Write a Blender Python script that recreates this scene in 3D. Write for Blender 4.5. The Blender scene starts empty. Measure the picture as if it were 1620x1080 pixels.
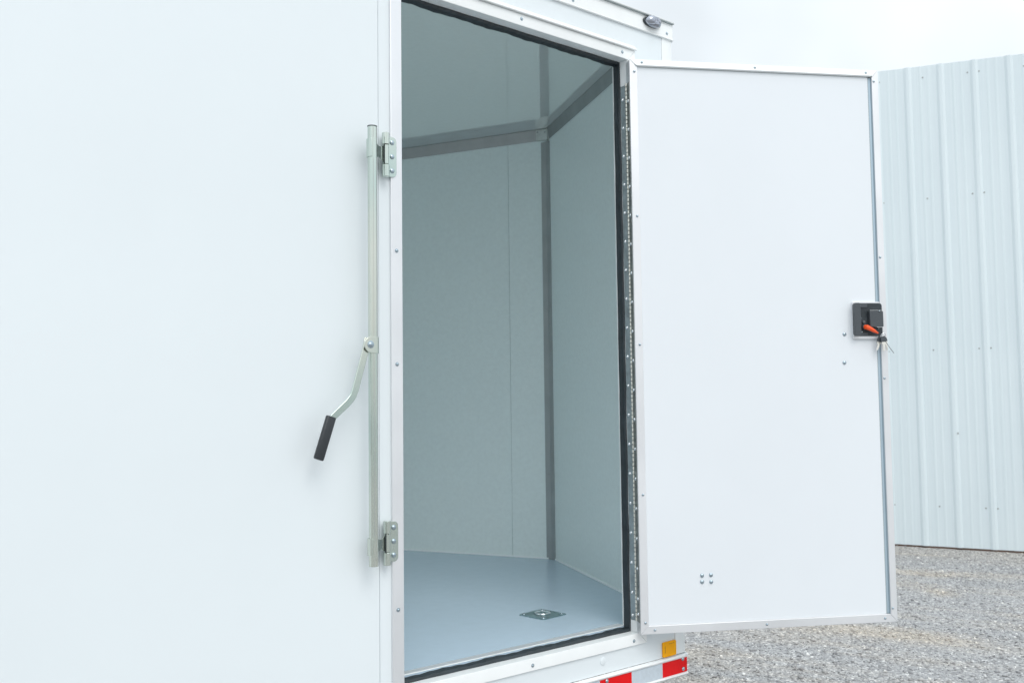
import bpy, math, random
import numpy as np
from mathutils import Vector, Matrix
random.seed(7)
C = bpy.context.scene.collection
sc = bpy.context.scene

# ------------------------------------------------------------------ camera
YAW, PITCH, ROLL = 0.7021, 0.0636, -0.0121
fw = Vector((math.sin(YAW)*math.cos(PITCH), math.cos(YAW)*math.cos(PITCH), math.sin(PITCH)))
r0 = Vector((math.cos(YAW), -math.sin(YAW), 0)); u0 = r0.cross(fw)
rt = r0*math.cos(ROLL) + u0*math.sin(ROLL); up = -r0*math.sin(ROLL) + u0*math.cos(ROLL)
cd = bpy.data.cameras.new('camera'); cam = bpy.data.objects.new('camera', cd); C.objects.link(cam)
M = Matrix((rt, up, -fw)).transposed().to_4x4(); M.translation = Vector((0, -2.1262, 0.7238))
cam.matrix_world = M
cd.sensor_width = 36; cd.sensor_fit = 'HORIZONTAL'; cd.lens = 36*1534.9/1620
cd.dof.use_dof = True; cd.dof.focus_distance = 2.75; cd.dof.aperture_fstop = 8
cd.clip_start = 0.05; cd.clip_end = 2000
sc.camera = cam

# ------------------------------------------------------------------ light
SUN_DIR = Vector((-0.22, -0.80, 0.90)).normalized()       # towards the sun
elev = math.asin(SUN_DIR.z); azim = math.atan2(SUN_DIR.x, SUN_DIR.y)
w = bpy.data.worlds.new('World'); sc.world = w; w.use_nodes = True
nt = w.node_tree; N = nt.nodes; L = nt.links
bg = N['Background']; bg.inputs['Strength'].default_value = 0.10
sky = N.new('ShaderNodeTexSky'); sky.sky_type = 'NISHITA'; sky.sun_disc = False
sky.sun_elevation = elev; sky.sun_rotation = azim; sky.dust_density = 3.0; sky.air_density = 1.0
tc = N.new('ShaderNodeTexCoord'); sx = N.new('ShaderNodeSeparateXYZ'); L.new(tc.outputs['Generated'], sx.inputs[0])
# overcast deck: brighter towards the zenith, lightly mottled
grad = N.new('ShaderNodeMapRange'); grad.inputs['From Min'].default_value = 0.0; grad.inputs['From Max'].default_value = 1.0
grad.inputs['To Min'].default_value = 7.9; grad.inputs['To Max'].default_value = 18.0
L.new(sx.outputs['Z'], grad.inputs['Value'])
nz = N.new('ShaderNodeTexNoise'); nz.inputs['Scale'].default_value = 2.2; nz.inputs['Detail'].default_value = 4
L.new(tc.outputs['Generated'], nz.inputs['Vector'])
mr = N.new('ShaderNodeMapRange'); mr.inputs['From Min'].default_value = 0.3; mr.inputs['From Max'].default_value = 0.7; mr.inputs['To Min'].default_value = 0.78; mr.inputs['To Max'].default_value = 1.22
L.new(nz.outputs['Fac'], mr.inputs['Value'])
mu = N.new('ShaderNodeMath'); mu.operation = 'MULTIPLY'; L.new(grad.outputs[0], mu.inputs[0]); L.new(mr.outputs[0], mu.inputs[1])
vs = N.new('ShaderNodeVectorMath'); vs.operation = 'SCALE'; vs.inputs[0].default_value = (0.905, 0.965, 1.0)
L.new(mu.outputs[0], vs.inputs['Scale'])
mx = N.new('ShaderNodeMixRGB'); mx.inputs['Fac'].default_value = 0.85
L.new(sky.outputs[0], mx.inputs[1]); L.new(vs.outputs[0], mx.inputs[2]); L.new(mx.outputs[0], bg.inputs['Color'])
sl = bpy.data.lights.new('sun', 'SUN'); sl.energy = 0.9; sl.angle = math.radians(35); sl.color = (1.0, 0.97, 0.93)
so = bpy.data.objects.new('sun', sl); C.objects.link(so)
so.rotation_euler = SUN_DIR.to_track_quat('Z', 'Y').to_euler()
vsn = sc.view_settings; vsn.view_transform = 'Standard'; vsn.look = 'None'; vsn.gamma = 1; vsn.exposure = 0.16
sc.cycles.max_bounces = 12; sc.cycles.diffuse_bounces = 8
vsn.use_curve_mapping = False

# ------------------------------------------------------------------ materials
def mat(name, col, rough=.5, metal=0., spec=.5, coat=0., noise=0., nscale=8., bump=0., bscale=40., rvar=0., stretch=None, col2=None, obj_coords=True):
    m = bpy.data.materials.new(name); m.use_nodes = True
    n = m.node_tree.nodes; l = m.node_tree.links; b = n['Principled BSDF']
    b.inputs['Base Color'].default_value = (*col, 1); b.inputs['Roughness'].default_value = rough
    b.inputs['Metallic'].default_value = metal; b.inputs['Specular IOR Level'].default_value = spec
    b.inputs['Coat Weight'].default_value = coat; b.inputs['Coat Roughness'].default_value = 0.08
    g = n.new('ShaderNodeNewGeometry'); mp = n.new('ShaderNodeMapping'); l.new(g.outputs['Position'], mp.inputs[0])
    if stretch: mp.inputs['Scale'].default_value = stretch
    if noise or rvar:
        t = n.new('ShaderNodeTexNoise'); t.inputs['Scale'].default_value = nscale; t.inputs['Detail'].default_value = 5
        l.new(mp.outputs[0], t.inputs['Vector'])
        if noise:
            r = n.new('ShaderNodeMixRGB'); c2 = col2 or tuple(max(0, x*(1-noise)) for x in col)
            c1 = col if col2 else tuple(min(1, x*(1+noise*.4)) for x in col)
            r.inputs[1].default_value = (*c2, 1); r.inputs[2].default_value = (*c1, 1)
            q = n.new('ShaderNodeMapRange'); q.inputs['From Min'].default_value = .3; q.inputs['From Max'].default_value = .7
            l.new(t.outputs['Fac'], q.inputs['Value']); l.new(q.outputs[0], r.inputs['Fac']); l.new(r.outputs[0], b.inputs['Base Color'])
        if rvar:
            q = n.new('ShaderNodeMapRange'); q.inputs['To Min'].default_value = max(0.02, rough-rvar); q.inputs['To Max'].default_value = rough+rvar
            l.new(t.outputs['Fac'], q.inputs['Value']); l.new(q.outputs[0], b.inputs['Roughness'])
    if bump:
        t = n.new('ShaderNodeTexNoise'); t.inputs['Scale'].default_value = bscale; t.inputs['Detail'].default_value = 3
        l.new(mp.outputs[0], t.inputs['Vector'])
        bp = n.new('ShaderNodeBump'); bp.inputs['Strength'].default_value = bump; bp.inputs['Distance'].default_value = .01
        l.new(t.outputs['Fac'], bp.inputs['Height']); l.new(bp.outputs[0], b.inputs['Normal'])
    return m
M_white = mat('white_skin_paint', (.745, .795, .82), .32, noise=.025, nscale=1.3, bump=.05, bscale=2.2, rvar=.05, spec=.45)
M_panel = mat('white_door_panel', (.76, .795, .83), .45, noise=.02, nscale=2, bump=.04, bscale=3, spec=.4)
M_rail = mat('white_painted_rail', (.86, .88, .88), .35, noise=.04, nscale=9, rvar=.06)
M_line = mat('interior_lining', (.85, .925, .905), .36, noise=.04, nscale=60, bump=.08, bscale=180, spec=.45)
M_ceil = mat('interior_ceiling_sheet', (.975, .99, .965), .035, noise=.02, nscale=60, spec=.9, metal=.58, bump=.003, bscale=5)
M_floor = mat('interior_floor_sheet', (.50, .625, .735), .25, noise=.025, nscale=25, bump=.03, bscale=150)
M_alu = mat('brushed_aluminium', (.80, .80, .80), .38, metal=.9, noise=.10, nscale=3, stretch=(1, 1, 6), rvar=.1)
M_alutrim = mat('satin_aluminium_trim', (.80, .81, .83), .42, metal=.55, noise=.08, nscale=3.5, rvar=.1)
M_cove = mat('dull_aluminium_cove', (.41, .43, .43), .45, metal=.6, noise=.10, nscale=14)
M_gusset = mat('galvanised_gusset', (.66, .69, .66), .5, metal=.4, noise=.15, nscale=30)
M_zinc = mat('yellow_zinc_plate', (.68, .70, .63), .13, metal=.97, noise=.18, nscale=9, rvar=.06, stretch=(1, 1, .35), col2=(.50, .61, .57))
M_groove_shade = mat('shaded_groove_aluminium', (.50, .62, .70), .4, metal=.5, noise=.06, nscale=6)  # darker, bluer copy of the trim metal, groove shade put into the colour
M_screw = mat('zinc_screw', (.42, .50, .55), .22, metal=.97)
M_rubber = mat('black_rubber', (.026, .036, .043), .42, noise=.3, nscale=20, bump=.2, bscale=60)
M_black = mat('black_plastic', (.062, .072, .082), .33, bump=.1, bscale=400)
M_blackgrip = mat('black_vinyl_grip', (.025, .03, .035), .4, bump=.1, bscale=200)
M_steel = mat('hinge_steel', (.42, .42, .40), .38, metal=.9, noise=.25, nscale=60)
M_knuckle = mat('hinge_knuckle_steel', (.92, .90, .82), .35, metal=.85, noise=.2, nscale=90)
M_leaf = mat('hinge_leaf_dark', (.39, .44, .46), .45, metal=.7, noise=.25, nscale=40)
M_orange = mat('orange_plastic', (.90, .10, .02), .3)
M_red = mat('red_reflective_tape', (.76, .002, .004), .45, spec=.25, noise=.05, nscale=90)
M_silver = mat('silver_reflective_tape', (.55, .62, .68), .35, noise=.08, nscale=90)
M_amber = mat('amber_reflector', (1.0, .43, .0), .4, spec=.2, noise=.05, nscale=200)
M_caulk = mat('white_caulk', (.92, .96, .96), .6)
M_softseam = mat('lining_joint_filler', (.46, .52, .52), .7)
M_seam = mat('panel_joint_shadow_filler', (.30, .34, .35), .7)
M_galv = mat('galvanised_pan', (.30, .44, .46), .35, metal=.8, noise=.3, nscale=40)
M_bright = mat('bright_zinc', (.85, .88, .9), .2, metal=.9)
M_chrome = mat('chrome_housing', (.36, .38, .43), .08, metal=1)
M_ink = mat('printed_ink', (.06, .05, .03), .6)
M_brass = mat('nickel_key', (.88, .86, .80), .3, metal=.9)
M_tyre = mat('tyre_rubber', (.03, .03, .03), .8)
M_rust = mat('rusty_base_angle', (.20, .13, .10), .8, noise=.4, nscale=9)
M_lens = mat('clear_lens', (.85, .87, .95), .05, spec=.8); M_lens.node_tree.nodes['Principled BSDF'].inputs['Transmission Weight'].default_value = .8

def building_mat():
    m = mat('pale_blue_metal_siding', (.60, .70, .735), .45, spec=.4)
    n = m.node_tree.nodes; l = m.node_tree.links; b = n['Principled BSDF']
    tc = n.new('ShaderNodeTexCoord'); mp = n.new('ShaderNodeMapping'); mp.inputs['Scale'].default_value = (60, 1, .5)
    l.new(tc.outputs['Object'], mp.inputs[0])
    t = n.new('ShaderNodeTexNoise'); t.inputs['Scale'].default_value = 1.0; t.inputs['Detail'].default_value = 6; l.new(mp.outputs[0], t.inputs['Vector'])
    t2 = n.new('ShaderNodeTexNoise'); t2.inputs['Scale'].default_value = .8; t2.inputs['Detail'].default_value = 3; l.new(tc.outputs['Object'], t2.inputs['Vector'])
    ad = n.new('ShaderNodeMath'); ad.operation = 'ADD'; l.new(t.outputs['Fac'], ad.inputs[0]); l.new(t2.outputs['Fac'], ad.inputs[1])
    q = n.new('ShaderNodeMapRange'); q.inputs['From Min'].default_value = .7; q.inputs['From Max'].default_value = 1.3
    l.new(ad.outputs[0], q.inputs['Value'])
    r = n.new('ShaderNodeMixRGB'); r.inputs[1].default_value = (.655, .735, .765, 1); r.inputs[2].default_value = (.71, .785, .81, 1)
    l.new(q.outputs[0], r.inputs['Fac']); l.new(r.outputs[0], b.inputs['Base Color'])
    return m
M_bld = building_mat()

STREAKS = [(.42, 1.40, .50, .14, .9), (.61, 2.15, .12, .10, .9), (.35, 3.62, .80, .17, .8), (1.2, .25, 5.0, .45, .45)]
def gravel_mat(stone=False):
    m = mat('gravel_stone' if stone else 'gravel_ground', (.30, .30, .30), .9, spec=.2)
    n = m.node_tree.nodes; l = m.node_tree.links; b = n['Principled BSDF']
    g = n.new('ShaderNodeNewGeometry')
    # broad tan and pale patches, drawn out along the yard by grading
    mp0 = n.new('ShaderNodeMapping'); mp0.inputs['Location'].default_value = (-8.4678, -2.4868, 0); l.new(g.outputs['Position'], mp0.inputs[0])
    mpr = n.new('ShaderNodeMapping'); mpr.inputs['Rotation'].default_value = (0, 0, math.atan2(.94043, .339985)); l.new(mp0.outputs[0], mpr.inputs[0])
    mp = n.new('ShaderNodeMapping'); mp.inputs['Scale'].default_value = (.5, 2.4, 1); l.new(mpr.outputs[0], mp.inputs[0])
    t = n.new('ShaderNodeTexNoise'); t.inputs['Scale'].default_value = 1.1; t.inputs['Detail'].default_value = 6; t.inputs['Roughness'].default_value = .6
    l.new(mp.outputs[0], t.inputs['Vector'])
    q = n.new('ShaderNodeMapRange'); q.inputs['From Min'].default_value = .47; q.inputs['From Max'].default_value = .74
    l.new(t.outputs['Fac'], q.inputs['Value'])
    # wheel-drawn streaks parallel to the building, faded along their length
    sp = n.new('ShaderNodeSeparateXYZ'); l.new(mpr.outputs[0], sp.inputs[0])
    wob = n.new('ShaderNodeTexNoise'); wob.inputs['Scale'].default_value = 2.5; wob.inputs['Detail'].default_value = 5; l.new(mpr.outputs[0], wob.inputs['Vector'])
    prev = q.outputs[0]
    def math_(op, x, y=None):
        k = n.new('ShaderNodeMath'); k.operation = op; k.use_clamp = False
        for i_, z in enumerate((x, y)):
            if z is None: continue
            if isinstance(z, (int, float)): k.inputs[i_].default_value = z
            else: l.new(z, k.inputs[i_])
        return k.outputs[0]
    yy = math_('ADD', sp.outputs['Y'], math_('MULTIPLY', wob.outputs['Fac'], .45))
    for s0_, w0_, hl_, hw_, am in STREAKS:
        dy = math_('DIVIDE', math_('SUBTRACT', yy, -w0_+.225), hw_); dx = math_('DIVIDE', math_('SUBTRACT', sp.outputs['X'], s0_), hl_)
        ee = math_('POWER', 2.718, math_('MULTIPLY', math_('ADD', math_('MULTIPLY', dy, dy), math_('MULTIPLY', dx, dx)), -1.0))
        prev = math_('ADD', prev, math_('MULTIPLY', ee, am))
    mn = math_('MINIMUM', prev, 1.0)
    class _q: outputs = [mn]
    q = _q
    # stone to stone colour
    v = n.new('ShaderNodeTexVoronoi'); v.inputs['Scale'].default_value = 95; l.new(g.outputs['Position'], v.inputs['Vector'])
    rp = n.new('ShaderNodeValToRGB'); e = rp.color_ramp.elements
    e[0].position = 0; e[0].color = (.23, .232, .24, 1); e[1].position = 1; e[1].color = (.80, .80, .79, 1)
    x = rp.color_ramp.elements.new(.25); x.color = (.34, .342, .35, 1)
    x = rp.color_ramp.elements.new(.8); x.color = (.45, .452, .455, 1)
    x = rp.color_ramp.elements.new(.93); x.color = (.58, .58, .575, 1)
    if stone: l.new(g.outputs['Random Per Island'], rp.inputs['Fac'])
    else:
        s = n.new('ShaderNodeSeparateColor'); l.new(v.outputs['Color'], s.inputs[0]); l.new(s.outputs[0], rp.inputs['Fac'])
    mx = n.new('ShaderNodeMixRGB'); mx.blend_type = 'MULTIPLY'; mx.inputs[2].default_value = (1.18, 1.08, .95, 1)
    l.new(q.outputs[0], mx.inputs['Fac']); l.new(rp.outputs[0], mx.inputs[1]); l.new(mx.outputs[0], b.inputs['Base Color'])
    if not stone:
        bp = n.new('ShaderNodeBump'); bp.inputs['Strength'].default_value = .8; bp.inputs['Distance'].default_value = .012
        l.new(v.outputs['Distance'], bp.inputs['Height']); bp.invert = True; l.new(bp.outputs[0], b.inputs['Normal'])
    return m
M_gravel = gravel_mat(); M_stone = gravel_mat(True)

# ------------------------------------------------------------------ mesh helpers
class MB:
    def __init__(s): s.v = []; s.f = []; s.mats = [(Matrix.Identity(4))]
    def add(s, vs, fs, T=None):
        o = len(s.v)
        s.v += [tuple(T @ Vector(p)) if T else tuple(p) for p in vs]
        s.f += [tuple(i+o for i in f) for f in fs]
        return s
    def box(s, x0, x1, y0, y1, z0, z1, T=None):
        vs = [(x, y, z) for z in (z0, z1) for y in (y0, y1) for x in (x0, x1)]
        fs = [(0, 2, 3, 1), (4, 5, 7, 6), (0, 1, 5, 4), (2, 6, 7, 3), (0, 4, 6, 2), (1, 3, 7, 5)]
        return s.add(vs, fs, T)
    def prism(s, poly, z0, z1, T=None):           # poly in xy, extruded in z
        n = len(poly); vs = [(x, y, z0) for x, y in poly] + [(x, y, z1) for x, y in poly]
        fs = [tuple(range(n-1, -1, -1)), tuple(range(n, 2*n))] + [(i, (i+1) % n, n+(i+1) % n, n+i) for i in range(n)]
        return s.add(vs, fs, T)
    def lathe(s, prof, seg=16, T=None):           # prof (r,z) bottom to top, closed at both ends
        vs = []; fs = []
        for r, z in prof:
            for k in range(seg):
                a = 2*math.pi*k/seg; vs.append((r*math.cos(a), r*math.sin(a), z))
        for j in range(len(prof)-1):
            for k in range(seg):
                a = j*seg+k; b = j*seg+(k+1) % seg; fs.append((a, b, b+seg, a+seg))
        fs.append(tuple(range(seg-1, -1, -1))); fs.append(tuple((len(prof)-1)*seg+k for k in range(seg)))
        return s.add(vs, fs, T)
    def tube(s, pts, r, seg=12, T=None):
        pts = [Vector(p) for p in pts]; vs = []; fs = []
        prev = None
        for i, p in enumerate(pts):
            d = (pts[min(i+1, len(pts)-1)] - pts[max(i-1, 0)]).normalized()
            if prev is None: a = d.orthogonal().normalized()
            else: a = (prev - d*prev.dot(d)).normalized()
            prev = a; b = d.cross(a)
            rr = r[i] if isinstance(r, (list, tuple)) else r
            for k in range(seg):
                t = 2*math.pi*k/seg; vs.append(tuple(p + a*rr*math.cos(t) + b*rr*math.sin(t)))
        for j in range(len(pts)-1):
            for k in range(seg):
                x = j*seg+k; y = j*seg+(k+1) % seg; fs.append((x, y, y+seg, x+seg))
        fs.append(tuple(range(seg-1, -1, -1))); fs.append(tuple((len(pts)-1)*seg+k for k in range(seg)))
        return s.add(vs, fs, T)
    def ringsweep(s, prof, a, b, oa, ob, T=None):  # profile (o, y) between two mitred corners a, b (x,z); oa, ob: outward mitre dirs
        n = len(prof)
        vs = [(a[0]+oa[0]*o, y, a[1]+oa[1]*o) for o, y in prof] + [(b[0]+ob[0]*o, y, b[1]+ob[1]*o) for o, y in prof]
        fs = [tuple(range(n-1, -1, -1)), tuple(range(n, 2*n))] + [(i, (i+1) % n, n+(i+1) % n, n+i) for i in range(n)]
        return s.add(vs, fs, T)
    def build(s, name, m, parent=None, bevel=0., smooth=False, segs=2, label=None):
        me = bpy.data.meshes.new(name); me.from_pydata(s.v, [], s.f); me.update()
        import bmesh
        bm = bmesh.new(); bm.from_mesh(me); bmesh.ops.recalc_face_normals(bm, faces=bm.faces); bm.to_mesh(me); bm.free()
        me.materials.append(m)
        o = bpy.data.objects.new(name, me); C.objects.link(o)
        if parent is not None:
            o.parent = parent
            o.matrix_parent_inverse = WORLD[parent.name].inverted() if parent.name in WORLD else Matrix.Identity(4)
        WORLD[o.name] = Matrix.Identity(4)
        if bevel:
            bv = o.modifiers.new('bevel', 'BEVEL'); bv.width = bevel; bv.segments = segs; bv.limit_method = 'ANGLE'; bv.angle_limit = math.radians(35)
            bv.harden_normals = False
        if smooth or bevel:
            for p in me.polygons: p.use_smooth = True
            if not bevel or True:
                me.set_sharp_from_angle(angle=math.radians(40))
        if label: o['label'] = label
        return o
WORLD = {}
def thing(name, label, cat, loc, group=None):
    o = bpy.data.objects.new(name, None); C.objects.link(o); o.location = loc; o.empty_display_size = .2
    o['label'] = label; o['category'] = cat
    if group: o['group'] = group
    WORLD[o.name] = Matrix.Translation(Vector(loc))
    return o
def frame(origin, xd, yd, zd):
    m = Matrix((Vector(xd).normalized(), Vector(yd).normalized(), Vector(zd).normalized())).transposed().to_4x4(); m.translation = Vector(origin); return m

# screws share one mesh
def screw_mesh(name, r, m):
    b = MB()
    b.lathe([(r*1.0, -.002), (r*1.0, .0006), (r*.97, .001), (r*.62, .0012), (r*.60, .0022), (r*.45, .0031), (r*.22, .0036)], 14)
    me = bpy.data.meshes.new(name); me.from_pydata(b.v, [], b.f); me.materials.append(m)
    for p in me.polygons: p.use_smooth = True
    me.set_sharp_from_angle(angle=math.radians(50))
    return me
def dome_mesh(name, r, m):
    b = MB(); b.lathe([(r, -.001), (r, .0004), (r*.93, .0016), (r*.72, .0029), (r*.42, .0037), (r*.12, .0040)], 14)
    me = bpy.data.meshes.new(name); me.from_pydata(b.v, [], b.f); me.materials.append(m)
    for p in me.polygons: p.use_smooth = True
    return me
HRIVET = dome_mesh('hinge_rivet', .0056, M_bright); SCREW = screw_mesh('screw', .0056, M_screw); RIVET = dome_mesh('rivet', .0042, M_screw); BOLT = dome_mesh('bolt', .0068, M_screw)
SMALL = dome_mesh('screw_small', .0026, M_screw); GREYS = screw_mesh('screw_grey', .0045, M_cove); BSCREW = screw_mesh('screw_building', .0075, M_cove)
def put(me, name, parent, pos, nrm, spin=None):
    o = bpy.data.objects.new(name, me); C.objects.link(o)
    q = Vector(nrm).to_track_quat('Z', 'Y'); m = Matrix.Translation(Vector(pos)) @ q.to_matrix().to_4x4()
    o.parent = parent; o.matrix_parent_inverse = WORLD[parent.name].inverted() if parent.name in WORLD else Matrix.Identity(4)
    o.matrix_basis = m
    return o

# ------------------------------------------------------------------ ground
GZ = -0.62
def ground():
    b = MB(); n = 48; R = 900
    b.add([(-R, -R, GZ), (R, -R, GZ), (R, R, GZ), (-R, R, GZ)], [(0, 1, 2, 3)])
    o = b.build('ground', M_gravel); o['kind'] = 'structure'
    # loose stones lying on the yard where the camera looks
    rng = np.random.default_rng(3)
    oc = np.array([(1, 0, 0), (0, 1, 0), (-1, 0, 0), (0, -1, 0), (0, 0, 1), (0, 0, -1)], float)
    fc = np.array([(0, 1, 4), (1, 2, 4), (2, 3, 4), (3, 0, 4), (1, 0, 5), (2, 1, 5), (3, 2, 5), (0, 3, 5)])
    n = 85000
    x = rng.uniform(2.2, 10.0, n*3); y = rng.uniform(-3.4, 6.5, n*3)
    keep = (x + .36*y < 9.35) & ~((x < 3.1) & (y > 0) & (y < 2.4)) & (x - .25*y > 2.0)
    x = x[keep][:n]; y = y[keep][:n]; n = len(x)
    sz = .0035 + .006*rng.random(n)**2 + .009*(rng.random(n)**14)
    sc3 = np.stack([sz*rng.uniform(.8, 1.5, n), sz*rng.uniform(.7, 1.1, n), sz*rng.uniform(.45, .9, n)], 1)
    V = oc[None]*sc3[:, None]*rng.uniform(.75, 1.2, (n, 6, 1)) + rng.normal(0, .12, (n, 6, 3))*sz[:, None, None]
    a = rng.uniform(0, 6.283, n); t = rng.normal(0, .35, n)
    ct, st = np.cos(t)[:, None], np.sin(t)[:, None]
    Y = V[..., 1]*ct - V[..., 2]*st; Zc = V[..., 1]*st + V[..., 2]*ct; X = V[..., 0]
    ca, sa = np.cos(a)[:, None], np.sin(a)[:, None]
    P = np.stack([X*ca - Y*sa + x[:, None], X*sa + Y*ca + y[:, None], Zc + GZ + sz[:, None]*.25], -1).reshape(-1, 3)
    F = (fc[None] + (np.arange(n)*6)[:, None, None]).reshape(-1, 3)
    me = bpy.data.meshes.new('gravel'); me.vertices.add(len(P)); me.vertices.foreach_set('co', P.ravel())
    me.loops.add(F.size); me.loops.foreach_set('vertex_index', F.ravel().astype(np.int32))
    me.polygons.add(len(F)); me.polygons.foreach_set('loop_start', (np.arange(len(F))*3).astype(np.int32))
    me.update(calc_edges=True); me.validate()
    me.materials.append(M_stone)
    o = bpy.data.objects.new('gravel', me); C.objects.link(o); o['kind'] = 'stuff'
    o['label'] = 'loose grey gravel scattered over the yard'; o['category'] = 'gravel'
ground()

# ------------------------------------------------------------------ building
def building():
    O = Vector((8.4678, 2.4868, GZ)); t = Vector((.33998501, -.94043085, 0)); nb = Vector((-.94043085, -.33998501, 0))
    root = bpy.data.objects.new('metal_building', None); C.objects.link(root)
    root['label'] = 'pale blue-white corrugated metal building across the gravel yard behind the open door'; root['category'] = 'building'
    # local: x along the wall, -y towards the camera
    root.matrix_world = frame(O, t, -nb, (0, 0, 1)); WORLD[root.name] = Matrix.Identity(4)
    T = None
    S0, S1 = -7.04, 9.5
    def top(s): return 3.806 - GZ - .052*max(s, -2.0) - (.052*(-2.0-min(s, -2.0))*-1 if s < -2 else 0)
    def top(s): return 3.806 - GZ - .052*abs(s+2.0) + .052*-2.0 + .104*1 - 0 if False else 3.806 - GZ + .104 - .052*abs(s+2.0)
    # rib profile: positions every .28 from .26
    pts = []
    k0 = int((S0-.26)/.28)-1; s = .26 + k0*.28
    pts.append((S0, 0))
    while s < S1:
        rib = [(s-.034, 0), (s-.012, -.016), (s+.012, -.016), (s+.034, 0)]
        minor = []
        for c in (.107, .173):
            minor += [(s+c-.014, 0), (s+c-.005, -.0022), (s+c+.005, -.0022), (s+c+.014, 0)]
        for p in rib+minor:
            if S0 < p[0] < S1: pts.append(p)
        s += .28
    pts.append((S1, 0))
    b = MB(); vs = []; fs = []
    for x, y in pts: vs += [(x, y, .018), (x, y, top(x)), (x, y+.0012, .018), (x, y+.0012, top(x))]
    for i in range(len(pts)-1):
        a = i*4; c = a+4
        fs += [(a, c, c+1, a+1), (a+2, a+3, c+3, c+2), (a+1, c+1, c+3, a+3), (a, a+2, c+2, c)]
    b.add(vs, fs); wall = b.build('wall', M_bld, root, smooth=False)
    b = MB(); b.box(S0, S1, .010, .05, -.02, .022); b.build('base_angle', M_rust, root)
    b = MB()                                        # wall panels of the other three sides and roof
    D = 12.
    b.box(S0, S0+.04, .01, D, 0, top(S0)-.05); b.box(S1-.04, S1, .01, D, 0, top(S1)-.05); b.box(S0, S1, D, D+.04, 0, top(S1)-.05)
    b.build('side_panel', M_bld, root)
    b = MB(); z = -.03
    for s0, s1 in ((S0, -2.0), (-2.0, S1)):
        vs = [(s0, .004, top(s0)+z-.03), (s1, .004, top(s1)+z-.03), (s1, D, top(s1)+z-.03), (s0, D, top(s0)+z-.03),
              (s0, .004, top(s0)+z), (s1, .004, top(s1)+z), (s1, D, top(s1)+z), (s0, D, top(s0)+z)]
        b.add(vs, [(0, 3, 2, 1), (4, 5, 6, 7), (0, 1, 5, 4), (1, 2, 6, 5), (2, 3, 7, 6), (3, 0, 4, 7)])
    b.build('roof', M_bld, root)
    for z in (3.70, 2.55, 1.16, -.245):
        for s in (.01, .39, .765, .86, 1.214, 1.60, 1.88, 1.97):
            o = bpy.data.objects.new('screw', BSCREW); C.objects.link(o); o.parent = wall; o.matrix_basis = Matrix.Translation((s, -.001, z-GZ-.055*s*(z > 3))) @ Vector((0, -1, 0)).to_track_quat('Z', 'Y').to_matrix().to_4x4()
    o = bpy.data.objects.new('screw', BSCREW); C.objects.link(o); o.parent = wall; o.matrix_basis = Matrix.Translation((.567, -.016, .41-GZ)) @ Vector((0, -1, 0)).to_track_quat('Z', 'Y').to_matrix().to_4x4()
building()

# ------------------------------------------------------------------ trailer
TR = thing('enclosed_trailer', 'white V-nosed enclosed cargo trailer with its side door swung open', 'trailer', (0, 1.18, GZ))
XS, XE, XC = -1.9, 2.4795, 2.5314        # rear (unseen, kept short and open to light the interior), front seam, front corner
YB = 2.36; ZB, ZT = -.10, 1.985
FZ, CZ = .0116, 2.006
xl, xr, z0, z1 = 1.42, 2.305, -.002, 1.84
def slab_hole(b, X, Z, y0, y1):
    # one slab X[0]..X[3] x Z[0]..Z[3] with the middle cell open, no inner faces
    idx = {}; vs = []; fs = []
    for k, y in enumerate((y0, y1)):
        for i, x in enumerate(X):
            for j, z in enumerate(Z): idx[i, j, k] = len(vs); vs.append((x, y, z))
    for i in range(3):
        for j in range(3):
            if i == 1 and j == 1: continue
            for k in (0, 1):
                q = (idx[i, j, k], idx[i+1, j, k], idx[i+1, j+1, k], idx[i, j+1, k]); fs.append(q)
    def side(i0, j0, i1, j1): fs.append((idx[i0, j0, 0], idx[i1, j1, 0], idx[i1, j1, 1], idx[i0, j0, 1]))
    for i in range(3): side(i, 0, i+1, 0); side(i, 3, i+1, 3)
    for j in range(3): side(0, j, 0, j+1); side(3, j, 3, j+1)
    side(1, 1, 2, 1); side(1, 2, 2, 2); side(1, 1, 1, 2); side(2, 1, 2, 2)
    b.add(vs, fs)
b = MB(); b.box(XS, 1.349, 0, .056, ZB, ZT); b.build('side_wall_panel', M_white, TR, bevel=.0008)
b = MB(); slab_hole(b, (1.3508, xl-.010, xr+.012, XE), (ZB, z0-.010, z1+.010, ZT), .0014, .056)
side_wall = b.build('side_wall', M_white, TR)
b = MB(); b.box(1.3491, 1.3507, .004, .05, ZB, ZT); b.build('panel_joint', M_seam, TR)
# corner post and nose walls
NA = math.radians(65.1); half = 1.18; TX = XC + half/math.tan(NA)
dn = Vector((math.cos(NA), math.sin(NA), 0))
b = MB()
b.prism([(XE+.0012, -.0005), (XC-.004, -.0005), (XC+.0015, .003), (XC+dn.x*.06+.0015, dn.y*.06), (XC+dn.x*.06-.004, dn.y*.06+.002), (XC-.045, .05), (XE+.0012, .05)], ZB, ZT)
b.build('corner_post', M_rail, TR, bevel=.0015)
b = MB(); b.prism([(XE-.0002, .003), (XE+.0010, .003), (XE+.0010, .05), (XE-.0002, .05)], ZB, ZT-.001); b.build('panel_joint', M_seam, TR)
tip = Vector((3.0372, 1.178, 0))
def nose(sign):
    s = sign
    A = (XC+dn.x*.061, 1.18 - s*(1.18-dn.y*.061)); Bp = (TX, 1.18); Cc = (tip.x, 1.18); Dd = (tip.x - dn.x*1.16, 1.18 - s*dn.y*1.16)
    m = MB(); m.prism([A, Bp, Cc, Dd], ZB, ZT); return m
nose(1).build('nose_wall', M_white, TR); nose(-1).build('nose_wall', M_white, TR)
b = MB(); b.box(XS, XC-.02, YB-.056, YB, ZB, ZT); b.build('side_wall', M_white, TR)
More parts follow.
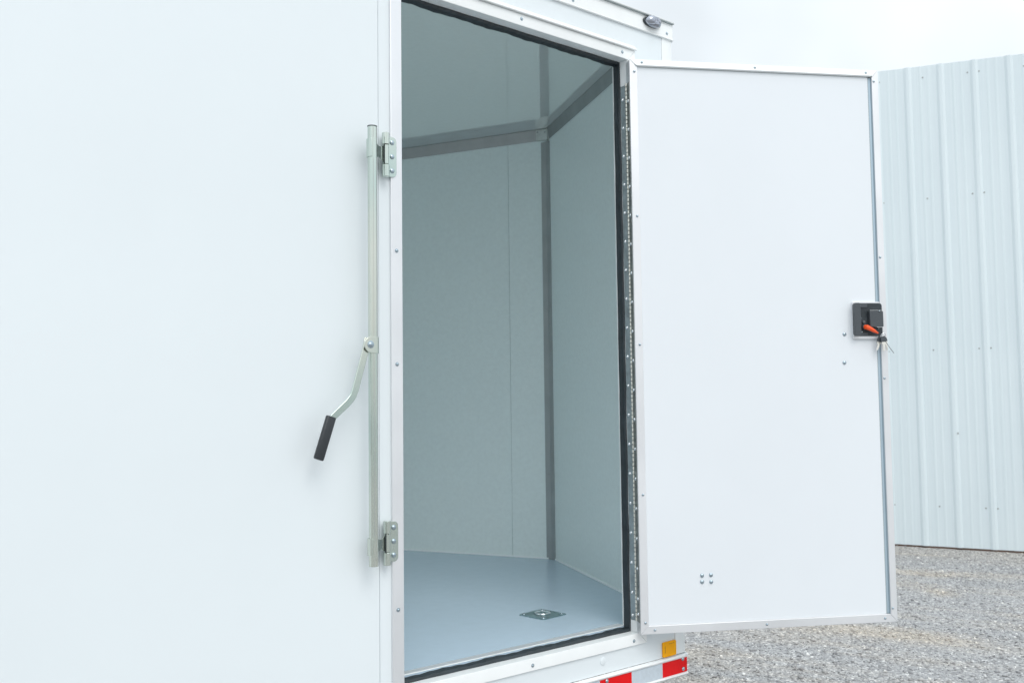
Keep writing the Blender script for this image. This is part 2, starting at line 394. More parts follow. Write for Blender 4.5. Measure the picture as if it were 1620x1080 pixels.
# interior lining on the nose faces: two sheets with an open seam on the far one
dl = Vector((-dn.x, dn.y, 0)); dr = Vector((-dn.x, -dn.y, 0))
nl = Vector((-dn.y, -dn.x, 0)); nr = Vector((-dn.y, dn.x, 0))
FL = frame(tip, dl, nl, (0, 0, 1)); FR = frame(tip, dr, nr, (0, 0, 1))   # x along the face, y into the room
if True:
    b = MB(); b.box(.006, .2105, .000, .004, FZ+.001, CZ, FL); b.build('wall_lining', M_line, TR)
    b = MB(); b.box(.2128, 1.25, .000, .004, FZ+.001, CZ, FL); b.build('wall_lining', M_line, TR)
    b = MB(); b.box(.2106, .2127, .000, .0015, FZ+.001, CZ, FL); b.build('panel_joint', M_softseam, TR)
    b = MB(); b.box(.006, 1.20, .000, .004, FZ+.001, CZ, FR); b.build('wall_lining', M_line, TR)
    # cove trims, corner gusset, corner post
    def cove(F, a, e, name='cove_trim'):
        m = MB(); P = [(a, .0042, CZ-.050), (a, .0060, CZ-.053), (a, .0150, CZ-.004), (a, .0150, CZ-.0012), (a, .0042, CZ-.0012)]
        Q = [(e, y, z) for _, y, z in P]; n = len(P)
        m.add(P+Q, [tuple(range(n)), tuple(range(2*n-1, n-1, -1))] + [(i, i+n, (i+1) % n+n, (i+1) % n) for i in range(n)], F)
        return m.build(name, M_cove, TR)
    cl = cove(FL, .058, 1.24); cr = cove(FR, .010, 1.20)
    b = MB(); b.box(.006, .060, .006, .017, CZ-.054, CZ-.002, FL); g = b.build('gusset_plate', M_gusset, TR, bevel=.001)
    b = MB(); b.box(.003, .020, .006, .0172, CZ-.056, CZ-.002, FR); b.build('gusset_plate', M_gusset, TR, bevel=.001)
    for s, z in ((.051, CZ-.014), (.014, CZ-.017)): put(GREYS, 'screw', g, FL @ Vector((s, .017, z)), nl)
    b = MB()
    q = [FL @ Vector((.039, .0042, 0)), FL @ Vector((.039, .0062, 0)), FL @ Vector((.012, .0120, 0)), FR @ Vector((.012, .0120, 0)), FR @ Vector((.022, .0062, 0)), FR @ Vector((.022, .0042, 0)), FR @ Vector((.006, .0042, 0))]
    b.prism([(p.x, p.y) for p in q], FZ+.001, CZ-.062); post = b.build('inner_corner_post', M_cove, TR)
    for s, z in ((.024, 1.534), (.024, 1.161), (.024, .78), (.024, .396), (.024, .094)): put(GREYS, 'screw', post, FL @ Vector((s, .0085, z)), nl)
    for z in (1.156, .40, .09): put(GREYS, 'screw', post, FR @ Vector((.018, .0080, z)), nr)
    for F, e in ((FL, 1.24), (FR, 1.20)):
        b = MB(); b.prism([(.022, .0042), (e, .0042), (e, .0085), (.022, .0085)], FZ+.0005, FZ+.0075, F); b.build('caulk_bead', M_caulk, TR)
# side lining
b = MB(); slab_hole(b, (XS+.01, xl-.012, xr+.012, XC-.015), (FZ, FZ+.0005, z1+.01, CZ), .0565, .060); b.build('wall_lining', M_line, TR)
b = MB(); b.box(XS+.01, XC-.03, YB-.060, YB-.0565, FZ, CZ); b.build('wall_lining', M_line, TR)
# floor and ceiling
plan = [(XS, .057), (XC-.012, .057), (tip.x-.001, 1.18), (XC-.012, YB-.057), (XS, YB-.057)]
b = MB(); b.prism(plan, ZB+.02, FZ); floor = b.build('floor', M_floor, TR)
planc = [(XS, .004), (XC+.006, .004), (TX-.003, 1.18), (XC+.006, YB-.004), (XS, YB-.004)]
b = MB(); b.prism(plan, CZ, CZ+.004); b.build('ceiling', M_ceil, TR)
b = MB()      # roof: low arch
vs = []; n = 12
for i in range(n+1):
    y = YB*i/n; z = 2.008 + .055*math.sin(math.pi*i/n); xe = XC + (min(y, YB-y))/math.tan(NA)
    vs += [(XS, y, z), (xe, y, z), (XS, y, z+.004), (xe, y, z+.004)]
fs = []
for i in range(n): a = i*4; c = a+4; fs += [(a, a+1, c+1, c), (a+2, c+2, c+3, a+3), (a+1, a+3, c+3, c+1), (a, c, c+2, a+2)]
fs += [(0, 2, 3, 1), (n*4, n*4+1, n*4+3, n*4+2)]
b.add(vs, fs); b.build('roof', M_white, TR)
# top rail
def rail(y_out, zs, name):
    m = MB(); P = [(p[0], p[1]) for p in zs]
    n = len(P); v = [(XS, y, z) for y, z in P] + [(XC+.0022, y, z) for y, z in P]
    m.add(v, [tuple(range(n)), tuple(range(2*n-1, n-1, -1))] + [(i, (i+1) % n, (i+1) % n+n, i+n) for i in range(n)])
    return m.build(name, M_rail, TR, bevel=.0009)
tr_ = rail(0, [(.0008, 1.955), (-.0065, 1.955), (-.0075, 1.9575), (-.0045, 1.960), (-.0045, 2.0120), (-.0125, 2.0135), (-.0135, 2.0175), (.0008, 2.0195)], 'top_rail')
b = MB(); b.box(XS, XC+.002, -.0120, -.0004, 2.0105, 2.0127); b.build('under_lip_strip', M_seam, TR)  # plain dark grey strip beneath the rail's top lip
# rail wrapped round the nose, seen end on
b = MB(); b.prism([(XC+.0025, -.004), (XC+.006, .0), (TX+.006, 1.18), (TX, 1.18), (XC+.0025, .003)], 1.955, 2.018); b.build('top_rail', M_rail, TR)
put(SCREW, 'screw', tr_, (2.0605, -.0045, 1.9735), (0, -1, 0)); put(SCREW, 'screw', tr_, (2.503, -.0045, 1.9745), (0, -1, 0)); put(SCREW, 'screw', tr_, (1.62, -.0045, 1.9735), (0, -1, 0))
# bottom rail
br_ = rail(0, [(.02, -.170), (-.006, -.170), (-.010, -.1665), (-.009, -.163), (-.0045, -.1615), (-.0045, -.1145), (-.0085, -.1125), (-.0105, -.1085), (-.009, -.1030), (.0008, -.1018), (.0008, -.11)], 'bottom_rail')
b = MB(); b.prism([(XC+.0025, -.004), (XC+.006, .0), (TX+.006, 1.18), (TX, 1.18), (XC+.0025, .003)], -.170, -.1018); b.build('bottom_rail', M_rail, TR)
x = XC+.0005; red = True
for wdt in (.1215, .1445, .140, .145, .140, .145):
    m = MB(); m.box(x-wdt, x, -.0053, -.0046, -.1605, -.1150)
    m.build('reflective_tape', M_red if red else M_silver, TR, label='red reflective tape strip' if red else 'silver reflective tape strip')
    x -= wdt; red = not red
for p in ((2.5105, -.1175), (2.5123, -.1500), (2.156, -.1218), (2.1552, -.1544)): put(BOLT, 'screw', br_, (p[0], -.0053, p[1]), (0, -1, 0))
# amber reflector
def rrect(x0, x1, z0, z1, r, n=4):
    out = []
    for cx, cz, a0 in ((x1-r, z1-r, 0), (x0+r, z1-r, 90), (x0+r, z0+r, 180), (x1-r, z0+r, 270)):
        for k in range(n+1):
            a = math.radians(a0+90*k/n); out.append((cx+r*math.cos(a), cz+r*math.sin(a)))
    return out
Tw = frame((0, 0, 0), (1, 0, 0), (0, 0, 1), (0, -1, 0))     # xy -> wall (x, z), extrude towards the camera
m = MB(); m.prism(rrect(2.4165, 2.4815, -.0990, -.0510, .005), -.0004, .0040, Tw); am = m.build('amber_reflector', M_amber, TR, bevel=.0008)
m = MB(); m.box(2.4265, 2.4275, -.0044, -.0039, -.086, -.064); m.box(2.4455, 2.4700, -.0044, -.0039, -.0592, -.0585); m.build('printed_mark', M_ink, am)
m = MB(); m.lathe([(.012, -.001), (.012, .0012), (.010, .0020)], 20, frame((2.147, .0014, -.0627), (1, 0, 0), (0, 0, 1), (0, -1, 0))); m.build('hole_plug', M_white, TR, smooth=True)
# marker light on the top rail
def marker():
    T = frame((2.4235, -.0045, 1.9915), (1, 0, 0), (0, 0, 1), (0, -1, 0))
    def oval(a, b_, n=28): return [(a*math.copysign(abs(math.cos(t))**.8, math.cos(t)), b_*math.copysign(abs(math.sin(t))**.9, math.sin(t))) for t in [2*math.pi*k/n for k in range(n)]]
    m = MB(); n = 28
    m.prism(oval(.042, .016), 0, .006, T); base = m.build('marker_light', M_rubber, TR, bevel=.001)
    vs = []; fs = []
    for a, b2, z in ((.036, .0155, .006), (.035, .0195, .010), (.029, .018, .020), (.018, .012, .027)):
        vs += [(x, y, z) for x, y in oval(a, b2, n)]
    for j in range(3):
        for k in range(n): a = j*n+k; c = j*n+(k+1) % n; fs.append((a, c, c+n, a+n))
    fs += [tuple(range(n)), tuple(3*n+k for k in range(n))]
    m = MB(); m.add(vs, fs, T); m.build('lens', M_chrome, base, smooth=True)
    for (px, py, pz, r) in ((-.020, .004, .0225, .0045), (-.008, -.004, .0265, .005), (.004, .004, .0265, .005), (.014, -.003, .0255, .0045), (.0235, .005, .0215, .004), (-.012, .0095, .0235, .0035)):
        m = MB(); m.lathe([(r, -.002), (r, .001), (r*.7, .0028), (r*.2, .0034)], 10, T @ Matrix.Translation((px, py, pz-.001))); m.build('diode', M_lens, base, smooth=True)
marker()

# door frame: four mitred extrusions with the jamb return
prof = [(0, -.0045), (.0015, -.0050), (.034, -.0050), (.035, -.0040), (.035, .0010), (.0022, .0010), (.0022, .0555), (0, .0555)]
g = .0002
c = {'bl': (xl, z0), 'br': (xr, z0), 'tr': (xr, z1), 'tl': (xl, z1)}
o = {'bl': (-1, -1), 'br': (1, -1), 'tr': (1, 1), 'tl': (-1, 1)}
fr = {}
for nm, a, e, sh in (('left', 'bl', 'tl', (0, 1)), ('top', 'tl', 'tr', (1, 0)), ('right', 'tr', 'br', (0, -1)), ('bottom', 'br', 'bl', (-1, 0))):
    m = MB(); A = (c[a][0]+sh[0]*.0005, c[a][1]+sh[1]*.0005); E = (c[e][0]-sh[0]*.0005, c[e][1]-sh[1]*.0005)
    m.ringsweep(prof, A, E, o[a], o[e])
    fr[nm] = m.build('door_frame', M_rail if nm != 'left' else M_alutrim, TR, bevel=.0006)
for nm, x, z in (('left', 1.4015, 1.1265), ('left', 1.4015, .829), ('left', 1.4015, .20), ('top', 1.8465, 1.8603), ('top', 2.279, 1.8590), ('top', 1.50, 1.8600), ('bottom', 1.8569, -.0215), ('bottom', 2.2800, -.0225), ('bottom', 1.47, -.0215)):
    put(SCREW, 'screw', fr[nm], (x, -.0050, z), (0, -1, 0))
# drip cap above the door
m = MB(); P = [(-.0052, 1.8765), (-.0130, 1.8760), (-.0140, 1.8785), (-.0030, 1.8925), (.0010, 1.8935), (.0010, 1.8765)]
n = len(P); m.add([(1.385, y, z) for y, z in P] + [(2.342, y, z) for y, z in P], [tuple(range(n)), tuple(range(2*n-1, n-1, -1))] + [(i, (i+1) % n, (i+1) % n+n, i+n) for i in range(n)])
m.build('drip_cap', M_rail, TR, bevel=.0005)
# rubber seal: slightly wavy bulb on all four sides
def seal():
    m = MB(); prof = [(0, .0310), (-.0022, .0312), (-.0042, .0335), (-.0048, .038), (-.0030, .0430), (-.0046, .0490), (-.0056, .0535), (-.0040, .0572), (-.002, .0580), (0, .0580)]
    prof = [(a, b_) for a, b_ in prof]
    corners = ['bl', 'tl', 'tr', 'br']
    rings = []
    for i in range(4):
        a, e = corners[i], corners[(i+1) % 4]; steps = 60
        for k in range(steps):
            t = k/steps; ax, az = c[a]; ex, ez = c[e]
            oa, oe = o[a], o[e]
            px, pz = ax+(ex-ax)*t, az+(ez-az)*t
            # outward direction: mitre at corners, plain along the run
            if i in (0, 2): ox = oa[0]; oz = (oa[1] if k == 0 else 0)
            else: oz = oa[1]; ox = (oa[0] if k == 0 else 0)
            w_ = 1 + .12*math.sin(k*.55+i*2) + .08*math.sin(k*1.9+i)
            pr = prof
            rings.append([(px+ox*p*w_, y + .0007*math.sin(k*.8+i), pz+oz*p*w_*1.9) for p, y in pr])
    n = len(prof); vs = [v for r_ in rings for v in r_]; fs = []; R = len(rings)
    for j in range(R):
        for k in range(n): fs.append((j*n+k, j*n+(k+1) % n, ((j+1) % R)*n+(k+1) % n, ((j+1) % R)*n+k))
    m.add(vs, fs); m.build('rubber_seal', M_rubber, TR, smooth=True)
seal()
m = MB(); m.ringsweep([(-.0022, .0600), (.004, .0600), (.004, .0640), (-.0018, .0640)], c['tr'], (xr, FZ), o['tr'], (1, 0)); m.build('inner_trim', M_rail, TR)
m = MB(); m.box(xl-.002, xr-.001, .0590, .0860, FZ-.004, FZ+.0018); m.build('threshold', M_alutrim, TR, bevel=.0006)
m = MB(); m.box(1.4195, 1.4225, .008, .026, .945, 1.006); m.build('strike_plate', M_steel, TR)
# piano hinge
HX, HY = 2.305, .0035
m = MB(); m.box(xr-.0014, xr+.0004, .0070, .0290, .035, 1.757); leaf = m.build('hinge_leaf', M_leaf, TR, bevel=.0003)
for k in range(19): put(HRIVET, 'rivet', leaf, (xr-.0014, .0215, 1.711-.0935*k if 1.711-.0935*k > .05 else .05), (-1, 0, 0))
m = MB(); z = .035
while z < 1.755:
    m.lathe([(.0026, 0), (.0048, .0010), (.0048, .0110), (.0026, .0120)], 10, Matrix.Translation((HX-.0010, HY, z))); z += .0135
m.build('hinge_knuckle', M_knuckle, TR, smooth=True)

# chassis, wheels, tongue (under the box)
m = MB(); m.box(XS+.02, 2.35, .50, .56, -.27, -.1705); m.box(XS+.02, 2.35, 1.80, 1.86, -.27, -.1705)
for k in range(7): m.box(XS+.1+k*.65, XS+.15+k*.65, .03, YB-.03, -.21, -.172)
m.build('chassis', M_black, TR)
for px in (-1.2, -.4):
    for py in (.14, 2.22):
        T = frame((px, py, GZ+.335), (1, 0, 0), (0, 0, 1), (0, -1, 0))
        m = MB(); m.lathe([(.20, -.10), (.31, -.10), (.335, -.08), (.335, .08), (.31, .10), (.20, .10)], 40, T); wl = m.build('wheel', M_tyre, TR, smooth=True)
        m = MB(); m.lathe([(.195, -.08), (.198, .085), (.17, .06), (.05, .03), (.05, .06), (.02, .07)], 30, T); m.build('rim', M_alu, wl, smooth=True)

# ------------------------------------------------------------------ the open door
DA = .5392
dd = Vector((math.cos(DA), -math.sin(DA), 0)); nn = Vector((-math.sin(DA), -math.cos(DA), 0))
DF = frame((2.2844, -.0300, 0), dd, nn, (0, 0, 1))      # x across the leaf, y out of its inner face, z up
W, H, TH = .8672, 1.83, .038
m = MB(); m.box(.004, W-.0365, -TH, -.0025, .004, H-.004, DF); door = m.build('door', M_panel, TR)
def dprof(prof, a, e, oa, oe, mtl, name='door_trim', bev=.0007):
    m = MB(); n = len(prof)
    vs = [(a[0]+oa[0]*p, q, a[1]+oa[1]*p) for p, q in prof] + [(e[0]+oe[0]*p, q, e[1]+oe[1]*p) for p, q in prof]
    m.add(vs, [tuple(range(n-1, -1, -1)), tuple(range(n, 2*n))] + [(i, (i+1) % n, n+(i+1) % n, n+i) for i in range(n)], DF)
    return m.build(name, mtl, door, bevel=bev)
# profile: p = inward distance from the outer edge, q = height over the inner face; U channel
flat = [(0, -TH), (0, .0008), (.0008, .0018), (.0252, .0018), (.0258, .0010), (.0258, -.0026), (.003, -.0026), (.003, -TH)]
lipd = [(0, -TH), (0, .0012), (.001, .0022), (.0205, .0022), (.0225, .0010), (.0250, -.0060), (.0345, -.0105), (.0350, -.0130), (.003, -.0130), (.003, -TH)]
tdt = [(0, -TH), (0, .0012), (.001, .0022), (.0150, .0034), (.0205, .0070), (.0220, .0062), (.0235, -.0026), (.003, -.0026), (.003, -TH)]
e_ = .0004
tl_ = dprof(flat, (0, 0+e_), (0, H-e_), (1, 1), (1, -1), M_alutrim)
tt_ = dprof(tdt, (e_, H), (W-e_, H), (1, -1), (-1, -1), M_rail)
trr = dprof(lipd, (W, H-e_), (W, e_), (-1, -1), (-1, 1), M_alutrim)
tb_ = dprof(flat, (W-e_, 0), (e_, 0), (-1, 1), (1, 1), M_alutrim)
def dput(me, name, par, s, z, q=.0018): return put(me, name, par, DF @ Vector((s, q, z)), nn)
for s in (.041, .428, .823): dput(RIVET, 'rivet', tt_, s, 1.8195, .0026)
for s in (.0453, .416, .823): dput(RIVET, 'rivet', tb_, s, .0125)
for z in (1.789, 1.317, .905, .432, .036): dput(RIVET, 'rivet', tl_, .0155, z)
for z in (1.791, 1.1946, .792, .0436): dput(RIVET, 'rivet', trr, .851, z, .0022)
for s, z in ((.7167, .9378), (.7133, .844), (.2052, .1735), (.2347, .1741), (.2047, .1539), (.2349, .1526)): dput(BOLT, 'bolt', door, s, z, -.0025)
m = MB(); m.box(W-.0362, W-.004, -TH+.002, -.0135, .006, H-.006, DF); m.build('core', M_alutrim, door)
m = MB(); m.box(W-.0364, W-.0348, -.0130, -.0030, .026, H-.024, DF); m.box(.026, W-.0366, -.0024, -.0016, H-.0250, H-.0236, DF); m.build('trim_edge_line', M_seam, door)  # dark joint by the groove; strip under the top trim paints its shadow
m = MB(); m.box(.026, W-.0366, -.0024, -.0018, .0259, .0270, DF); m.build('trim_edge_line', M_alu, door)
m = MB(); P = [(W-.0236, -.0004), (W-.0258, -.0056), (W-.0344, -.0100), (W-.0344, -.0112), (W-.0262, -.0072), (W-.0242, -.0016)]
n = len(P); m.add([(x, y, .0262) for x, y in P] + [(x, y, H-.0245) for x, y in P], [tuple(range(n)), tuple(range(2*n-1, n-1, -1))] + [(i, (i+1) % n, (i+1) % n+n, i+n) for i in range(n)], DF)
m.build('groove_shade_plate', M_groove_shade, door)  # thin plate added over the groove slope to carry its painted shade
# hinge leaf on the door edge
m = MB(); m.box(-.0014, .0002, -TH+.003, -.004, .035, 1.757, DF); hl = m.build('hinge_leaf', M_steel, door, bevel=.0003)
for k in range(19): put(HRIVET, 'rivet', hl, DF @ Vector((-.0014, -.018, max(.06, 1.697-.0935*k))), -dd)
# latch
T = DF @ frame((0, 0, 0), (1, 0, 0), (0, 0, 1), (0, -1, 0)) 
T = DF @ Matrix(((1, 0, 0, 0), (0, 0, 1, 0), (0, 1, 0, 0), (0, 0, 0, 1)))      # local (s, z, height)
m = MB(); m.prism(rrect(.7440, .8410, .9215, 1.0450, .004), -.0024, .0065, T); m.build('latch_backing', M_alutrim, door, bevel=.0012)
m = MB(); m.prism(rrect(.7425, .8465, .9310, 1.0400, .009), .0066, .0100, T); lb = m.build('latch_body', M_rubber, door, bevel=.001)  # darker than the ridge and paddle, crease shade put into the colour
m = MB()
m.prism(rrect(.7425, .7650, .9312, 1.0398, .006), .0101, .0215, T)
m.prism(rrect(.7690, .7930, 1.0250, 1.0390, .002), .0101, .0125, T)
m.prism(rrect(.7660, .7920, .9325, .9420, .002), .0101, .0125, T)
m.build('latch_ridge', M_black, door, bevel=.0012)
m = MB(); m.prism([(.7950, .9600), (.8180, .9590), (.8430, .9610), (.8430, 1.0120), (.8180, 1.0150), (.7950, 1.0140)], .0101, .0240, T); m.build('latch_paddle', M_black, door, bevel=.002)
m = MB(); m.box(.7955, .8420, 1.0148, 1.0156, .016, .0245, T); m.box(.8180, .8420, .9588, .9598, .016, .0245, T)
m.build('paddle_edge', M_bright, door)
for s, z, q in ((.7685, 1.0300, .0102), (.7690, .9900, .0102), (.8285, 1.0120, .0242), (.8300, .9560, .0120), (.7700, .9440, .0126)): dput(SMALL, 'screw', door, s, z, q)
m = MB(); m.lathe([(.0055, 0), (.0055, .004), (.004, .0048)], 16, T @ Matrix.Translation((.7800, .9760, .0101))); m.build('latch_button', M_black, door, smooth=True)
m = MB()
P0 = T @ Vector((.7815, .9600, .016)); P1 = T @ Vector((.7830, .9590, .024)); P2 = T @ Vector((.8060, .9470, .026)); P3 = T @ Vector((.8225, .9395, .022))
m.tube([P0, P1, (P1+P2)/2 + nn*.002, P2, P3], [.0080, .0082, .0068, .0058, .0025], 14); m.build('release_lever', M_orange, door, smooth=True)
m = MB(); m.lathe([(.0095, 0), (.0095, .006), (.008, .008)], 18, T @ Matrix.Translation((.7810, .9605, .0101))); m.build('lever_boss', M_black, door, smooth=True)
m = MB(); m.box(.8475, .8500, .950, 1.020, -.012, .004, T); m.build('latch_striker', M_steel, door)

# keys hanging from the latch
kp = DF @ Vector((.838, .030, .9330))
KS = thing('key_bunch', 'small bunch of black-headed keys with a cable tie hanging under the black latch', 'keys', tuple(kp))
def key(ox, rot, q, zoff=0):
    T2 = DF @ Matrix.Translation((.836+ox, .024+q, .9290+zoff)) @ Matrix.Rotation(rot, 4, 'Y') @ Matrix(((1, 0, 0, 0), (0, 0, 1, 0), (0, 1, 0, 0), (0, 0, 0, 1)))
    m = MB(); m.prism([(-.0088, -.0190), (.0088, -.0190), (.0082, -.008), (.0050, .0000), (-.0050, .0000), (-.0082, -.008)], -.0016, .0016, T2); k = m.build('key', M_black, KS, bevel=.001)
    m = MB(); m.prism([(-.0062, -.0185), (.0062, -.0185), (.0062, -.0260), (.0036, -.0285), (.0036, -.0380), (.0015, -.0400), (.0022, -.0420), (.0008, -.0465), (-.0025, -.0490), (-.0038, -.0440), (-.0032, -.0285), (-.0052, -.0270)], -.0011, .0011, T2); m.build('blade', M_brass, k)
key(.000, math.radians(-4), .004); key(-.004, math.radians(14), -.006, .001); key(.006, math.radians(-16), -.003, .001)
m = MB(); pts = [DF @ Vector((.837+.0085*math.cos(t), .028+.004*math.sin(t), .9310+.0075*math.sin(t))) for t in [2*math.pi*k/24 for k in range(25)]]
m.tube(pts, .0010, 8); m.build('key_ring', M_bright, KS, smooth=True)
m = MB(); m.tube([DF @ Vector((.840, .028, .930)), DF @ Vector((.846, .030, .908)), DF @ Vector((.858, .031, .890)), DF @ Vector((.872, .030, .873))], .0009, 8); m.build('cable_tie', M_black, KS, smooth=True)

# ------------------------------------------------------------------ bar lock on the side wall (part of the trailer)
BX, BY, BR = 1.3000, -.0500, .0118
m = MB(); nseg = 28
vs = []; fs = []
for z, r in ((.327, BR), (1.4290, BR), (1.4290, BR-.0018), (1.36, BR-.0018), (.327, BR-.0018)):
    for k in range(nseg): a = 2*math.pi*k/nseg; vs.append((BX+r*math.cos(a)+.0010*(1-z), BY+r*math.sin(a), z))
for j in (0, 1, 2):
    for k in range(nseg): a = j*nseg+k; e = j*nseg+(k+1) % nseg; fs.append((a, e, e+nseg, a+nseg))
fs.append(tuple(3*nseg+k for k in range(nseg))); fs.append(tuple(range(nseg)))
m.add(vs, fs); bar = m.build('lock_bar', M_zinc, TR, smooth=True)
m = MB(); m.lathe([(BR+.0006, -.0012), (BR+.0006, .0014), (BR-.002, .0016)], 28, Matrix.Translation((BX-.0004, BY, 1.4288))); m.build('bar_cap', M_rubber, bar, smooth=True)
def bracket(zt, zb, flip):
    # hinge plate
    Tq = Tw
    m = MB(); m.prism(rrect(1.3585, 1.4010, zb+.001, zt-.001, .012, 5), .0052, .0078, Tq); pl = m.build('bar_bracket', M_zinc, TR, bevel=.0007)
    L_ = zt-zb; bx, by, rr = 1.3600, -.0190, .0098
    m = MB()
    segs = [(zt+.003, zt-.028), (zb+.028, zb-.004)]
    for a, e in segs: m.lathe([(rr-.001, e), (rr, e+.001), (rr, a-.001), (rr-.001, a)], 20, Matrix.Translation((bx, by, 0)))
    m.build('bracket_knuckle', M_zinc, pl, smooth=True)
    m = MB(); m.lathe([(rr-.004, zb+.020), (rr-.004, zt-.020)], 12, Matrix.Translation((bx, by, 0))); m.box(bx-.0092, bx-.0080, by-.0070, by-.0045, zb+.0295, zt-.0295); m.build('pin_and_gap_strip', M_rubber, pl)  # pin plus a dark strip drawing the gap line beside the middle knuckle
    m = MB(); m.lathe([(rr-.0015, zb+.0296), (rr-.0015, zt-.0296)], 16, Matrix.Translation((bx, by, 0)))
    # plate from the knuckle to the bar, waisted, then a clip round the bar
    zc = (zt+zb)/2; h = (L_/2-.030)
    n = 8; q = []
    for k in range(n+1):
        t = k/n; xx = bx-.006 + (BX+.008-(bx-.006))*t; yy = by + (BY-by)*t*.9; hh = h*(1-.42*math.sin(math.pi*t)); q.append((xx, yy, hh))
    v = []; f = []
    for xx, yy, hh in q: v += [(xx, yy-.0016, zc-hh), (xx, yy-.0016, zc+hh), (xx, yy+.0016, zc+hh), (xx, yy+.0016, zc-hh)]
    for k in range(n):
        for s in range(4): f.append((k*4+s, k*4+(s+1) % 4, (k+1)*4+(s+1) % 4, (k+1)*4+s))
    f += [(0, 1, 2, 3), (n*4+3, n*4+2, n*4+1, n*4)]
    m.add(v, f)
    # clip round the bar: arc behind and to the left, ending in a tab
    v = []; f = []; n = 16
    for k in range(n+1):
        t = math.radians(10 + 225*k/n)      # from right, behind (+y), round to the left front
        for rad in (BR+.0006, BR+.0034):
            for zz in (zc-h*.95, zc+h*.95): v.append((BX+rad*math.cos(t), BY+rad*math.sin(t), zz))
    for k in range(n):
        a = k*4; e = a+4
        f += [(a, e, e+1, a+1), (a+2, a+3, e+3, e+2), (a+1, e+1, e+3, a+3), (a, a+2, e+2, e)]
    f += [(0, 1, 3, 2), (n*4, n*4+2, n*4+3, n*4+1)]
    m.add(v, f); m.build('bar_keeper', M_zinc, pl, bevel=.0004)
    for k in (0, .5, 1): put(BOLT, 'bolt', pl, (1.3868, -.0078, zt-.0165-(L_-.034)*k), (0, -1, 0))
bracket(1.4270, 1.3180, 1); bracket(.4270, .3230, -1)
m = MB()
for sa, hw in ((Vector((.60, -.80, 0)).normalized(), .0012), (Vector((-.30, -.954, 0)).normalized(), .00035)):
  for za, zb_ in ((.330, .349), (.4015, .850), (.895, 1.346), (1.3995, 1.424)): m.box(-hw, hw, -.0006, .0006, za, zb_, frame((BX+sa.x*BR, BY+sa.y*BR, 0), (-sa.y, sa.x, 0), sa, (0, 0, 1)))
m.build('reflection_streak', M_cove, bar)  # dark strips along the tube, reflection streaks painted as geometry
# handle: saddle, pivot bolt, cranked flat strap, vinyl grip
Th = frame((0, -.0600, 0), (1, 0, 0), (0, 0, 1), (0, -1, 0))
m = MB()
m.lathe([(BR+.0028, .852), (BR+.0028, .893)], 24, Matrix.Translation((BX+.0002, BY, 0)))
sd = m.build('handle_saddle', M_zinc, TR, smooth=True)
m = MB(); pts = [(BX+.004, .893)] + [(1.2860+.0195*math.cos(t), .8735+.0205*math.sin(t)) for t in [math.radians(100+16*k) for k in range(11)]] + [(BX+.004, .8520)]
m.prism(pts, -.0020, .0022, frame((.0, -.0640, 0), (1, 0, 0), (0, 0, 1), (0, -1, 0))); m.build('handle_lug', M_zinc, sd, bevel=.0006)
put(BOLT, 'bolt', sd, (1.2835, -.0662, .8735), (0, -1, 0))
m = MB(); m.lathe([(.0095, -.001), (.0095, .0004), (.0085, .0008)], 20, frame((1.2835, -.0664, .8735), (1, 0, 0), (0, 0, 1), (0, -1, 0))); m.build('washer', M_screw, sd, smooth=True)
def strap(pts, wd, y0, y1):
    # bent flat strap outline in (x, z)
    Lf = []; Rt = []
    for i, p in enumerate(pts):
        p = Vector(p); a = Vector(pts[max(i-1, 0)]); e = Vector(pts[min(i+1, len(pts)-1)])
        d1 = (p-a).normalized() if i else (e-p).normalized(); d2 = (e-p).normalized() if i < len(pts)-1 else d1
        d = (d1+d2).normalized(); nrm = Vector((-d.y, d.x)); k = wd[i]/2/max(.5, nrm.dot(Vector((-d1.y, d1.x))))
        Lf.append(tuple(p+nrm*k)); Rt.append(tuple(p-nrm*k))
    return Lf + Rt[::-1]
pts = [(1.2795, .8905), (1.2740, .8600), (1.2440, .7600), (1.2375, .7450), (1.2250, .7310), (1.1830, .6960), (1.1765, .6850)]
m = MB(); m.prism(strap(pts, [.016, .018, .018, .018, .018, .017, .016], 0, 0), 0, .005, frame((0, -.0545, 0), (1, 0, 0), (0, 0, 1), (0, -1, 0)))
hd = m.build('lock_handle', M_zinc, TR, bevel=.0012)
a = Vector((1.1775, -.0575, .6970)); e = Vector((1.1430, -.0575, .5960)); ax = (e-a).normalized(); sdv = Vector((ax.z, 0, -ax.x))
Tg = frame(a, sdv, (0, -1, 0), ax)
m = MB(); ln = (e-a).length; v = []; n = 20
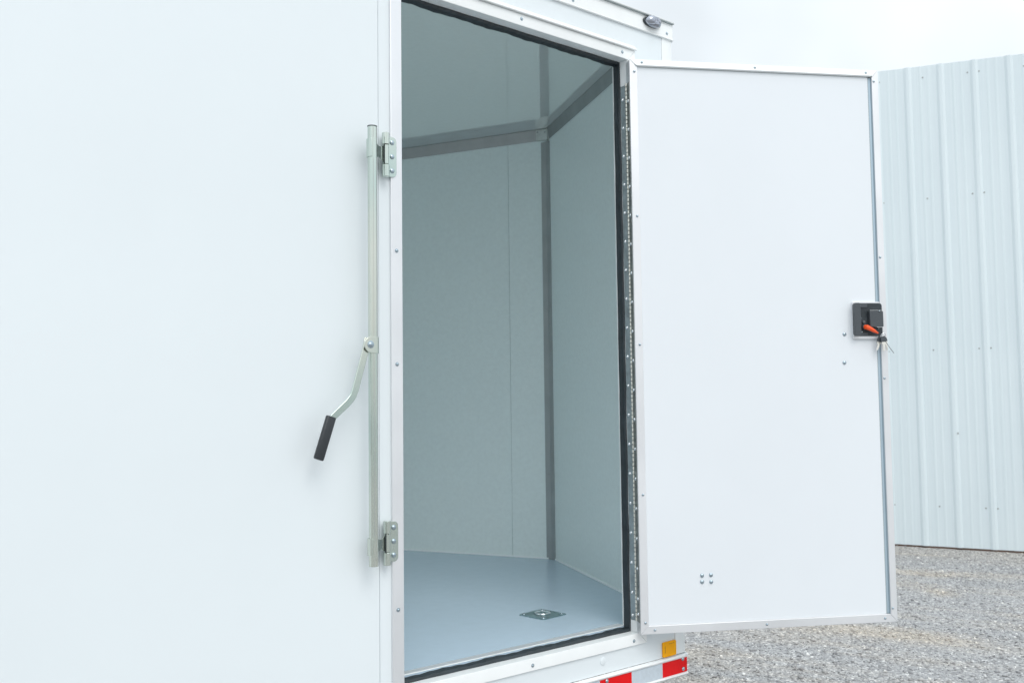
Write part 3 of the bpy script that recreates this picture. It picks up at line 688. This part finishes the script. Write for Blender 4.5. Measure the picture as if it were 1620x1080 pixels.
for t, k in ((0, .92), (.02, 1), (.97, 1), (1, .88)):
    for j in range(n):
        an = 2*math.pi*j/n; cx = math.copysign(abs(math.cos(an))**.55, math.cos(an)); sy = math.copysign(abs(math.sin(an))**.55, math.sin(an))
        v.append((.0128*k*cx, .0068*k*sy, ln*t))
f = []
for j in range(3):
    for k in range(n): p = j*n+k; q = j*n+(k+1) % n; f.append((p, q, q+n, p+n))
f += [tuple(range(n)), tuple(3*n+k for k in range(n))]
m.add(v, f, Tg); m.build('grip', M_blackgrip, hd, smooth=True)

# ------------------------------------------------------------------ recessed tie-down in the floor
def tiedown():
    cx, cy = 2.2180, .3530; ang = math.radians(5)
    T = Matrix.Translation((cx, cy, FZ)) @ Matrix.Rotation(ang, 4, 'Z'); hs = .0585
    m = MB(); out = rrect(-hs, hs, -hs, hs, .010, 4); n = len(out); nr_ = n
    rings = [[(x, y, 0.0002) for x, y in out], [(x, y, .0026) for x, y in out]]
    def circ(r, z): return [(r*math.cos(math.atan2(y, x)), r*math.sin(math.atan2(y, x)), z) for x, y in out]
    rings += [circ(.041, .0042), circ(.037, .0036), circ(.026, .0009), circ(.004, .0006)]
    v = [p for r_ in rings for p in r_]; f = []
    for j in range(len(rings)-1):
        for k in range(n): a = j*n+k; e = j*n+(k+1) % n; f.append((a, e, e+n, a+n))
    f.append(tuple((len(rings)-1)*n+k for k in range(n)))
    m.add([(p[0], p[1], p[2]+.010 if j_ > 99 else p[2]) for j_, p in enumerate(v)], f, T @ Matrix.Translation((0, 0, .0)))
    pan = m.build('tie_down', M_galv, TR, smooth=True)
    for sx_, sy_ in ((-1, -1), (-1, 1), (1, -1), (1, 1)): put(BOLT, 'bolt', pan, T @ Vector((sx_*.045, sy_*.045, .0026)), (0, 0, 1))
    m = MB(); pts = [T @ Vector((.024*math.cos(t), .024*math.sin(t), .0060)) for t in [math.radians(-60+300*k/24) for k in range(25)]]; pts.append(pts[0])
    m.tube(pts, .0040, 10); m.build('lashing_ring', M_bright, pan, smooth=True)
    m = MB(); m.box(.006, .016, -.020, .020, .002, .0085, T); m.build('ring_clamp', M_galv, pan, bevel=.002)
tiedown()
bpy.context.view_layer.update()
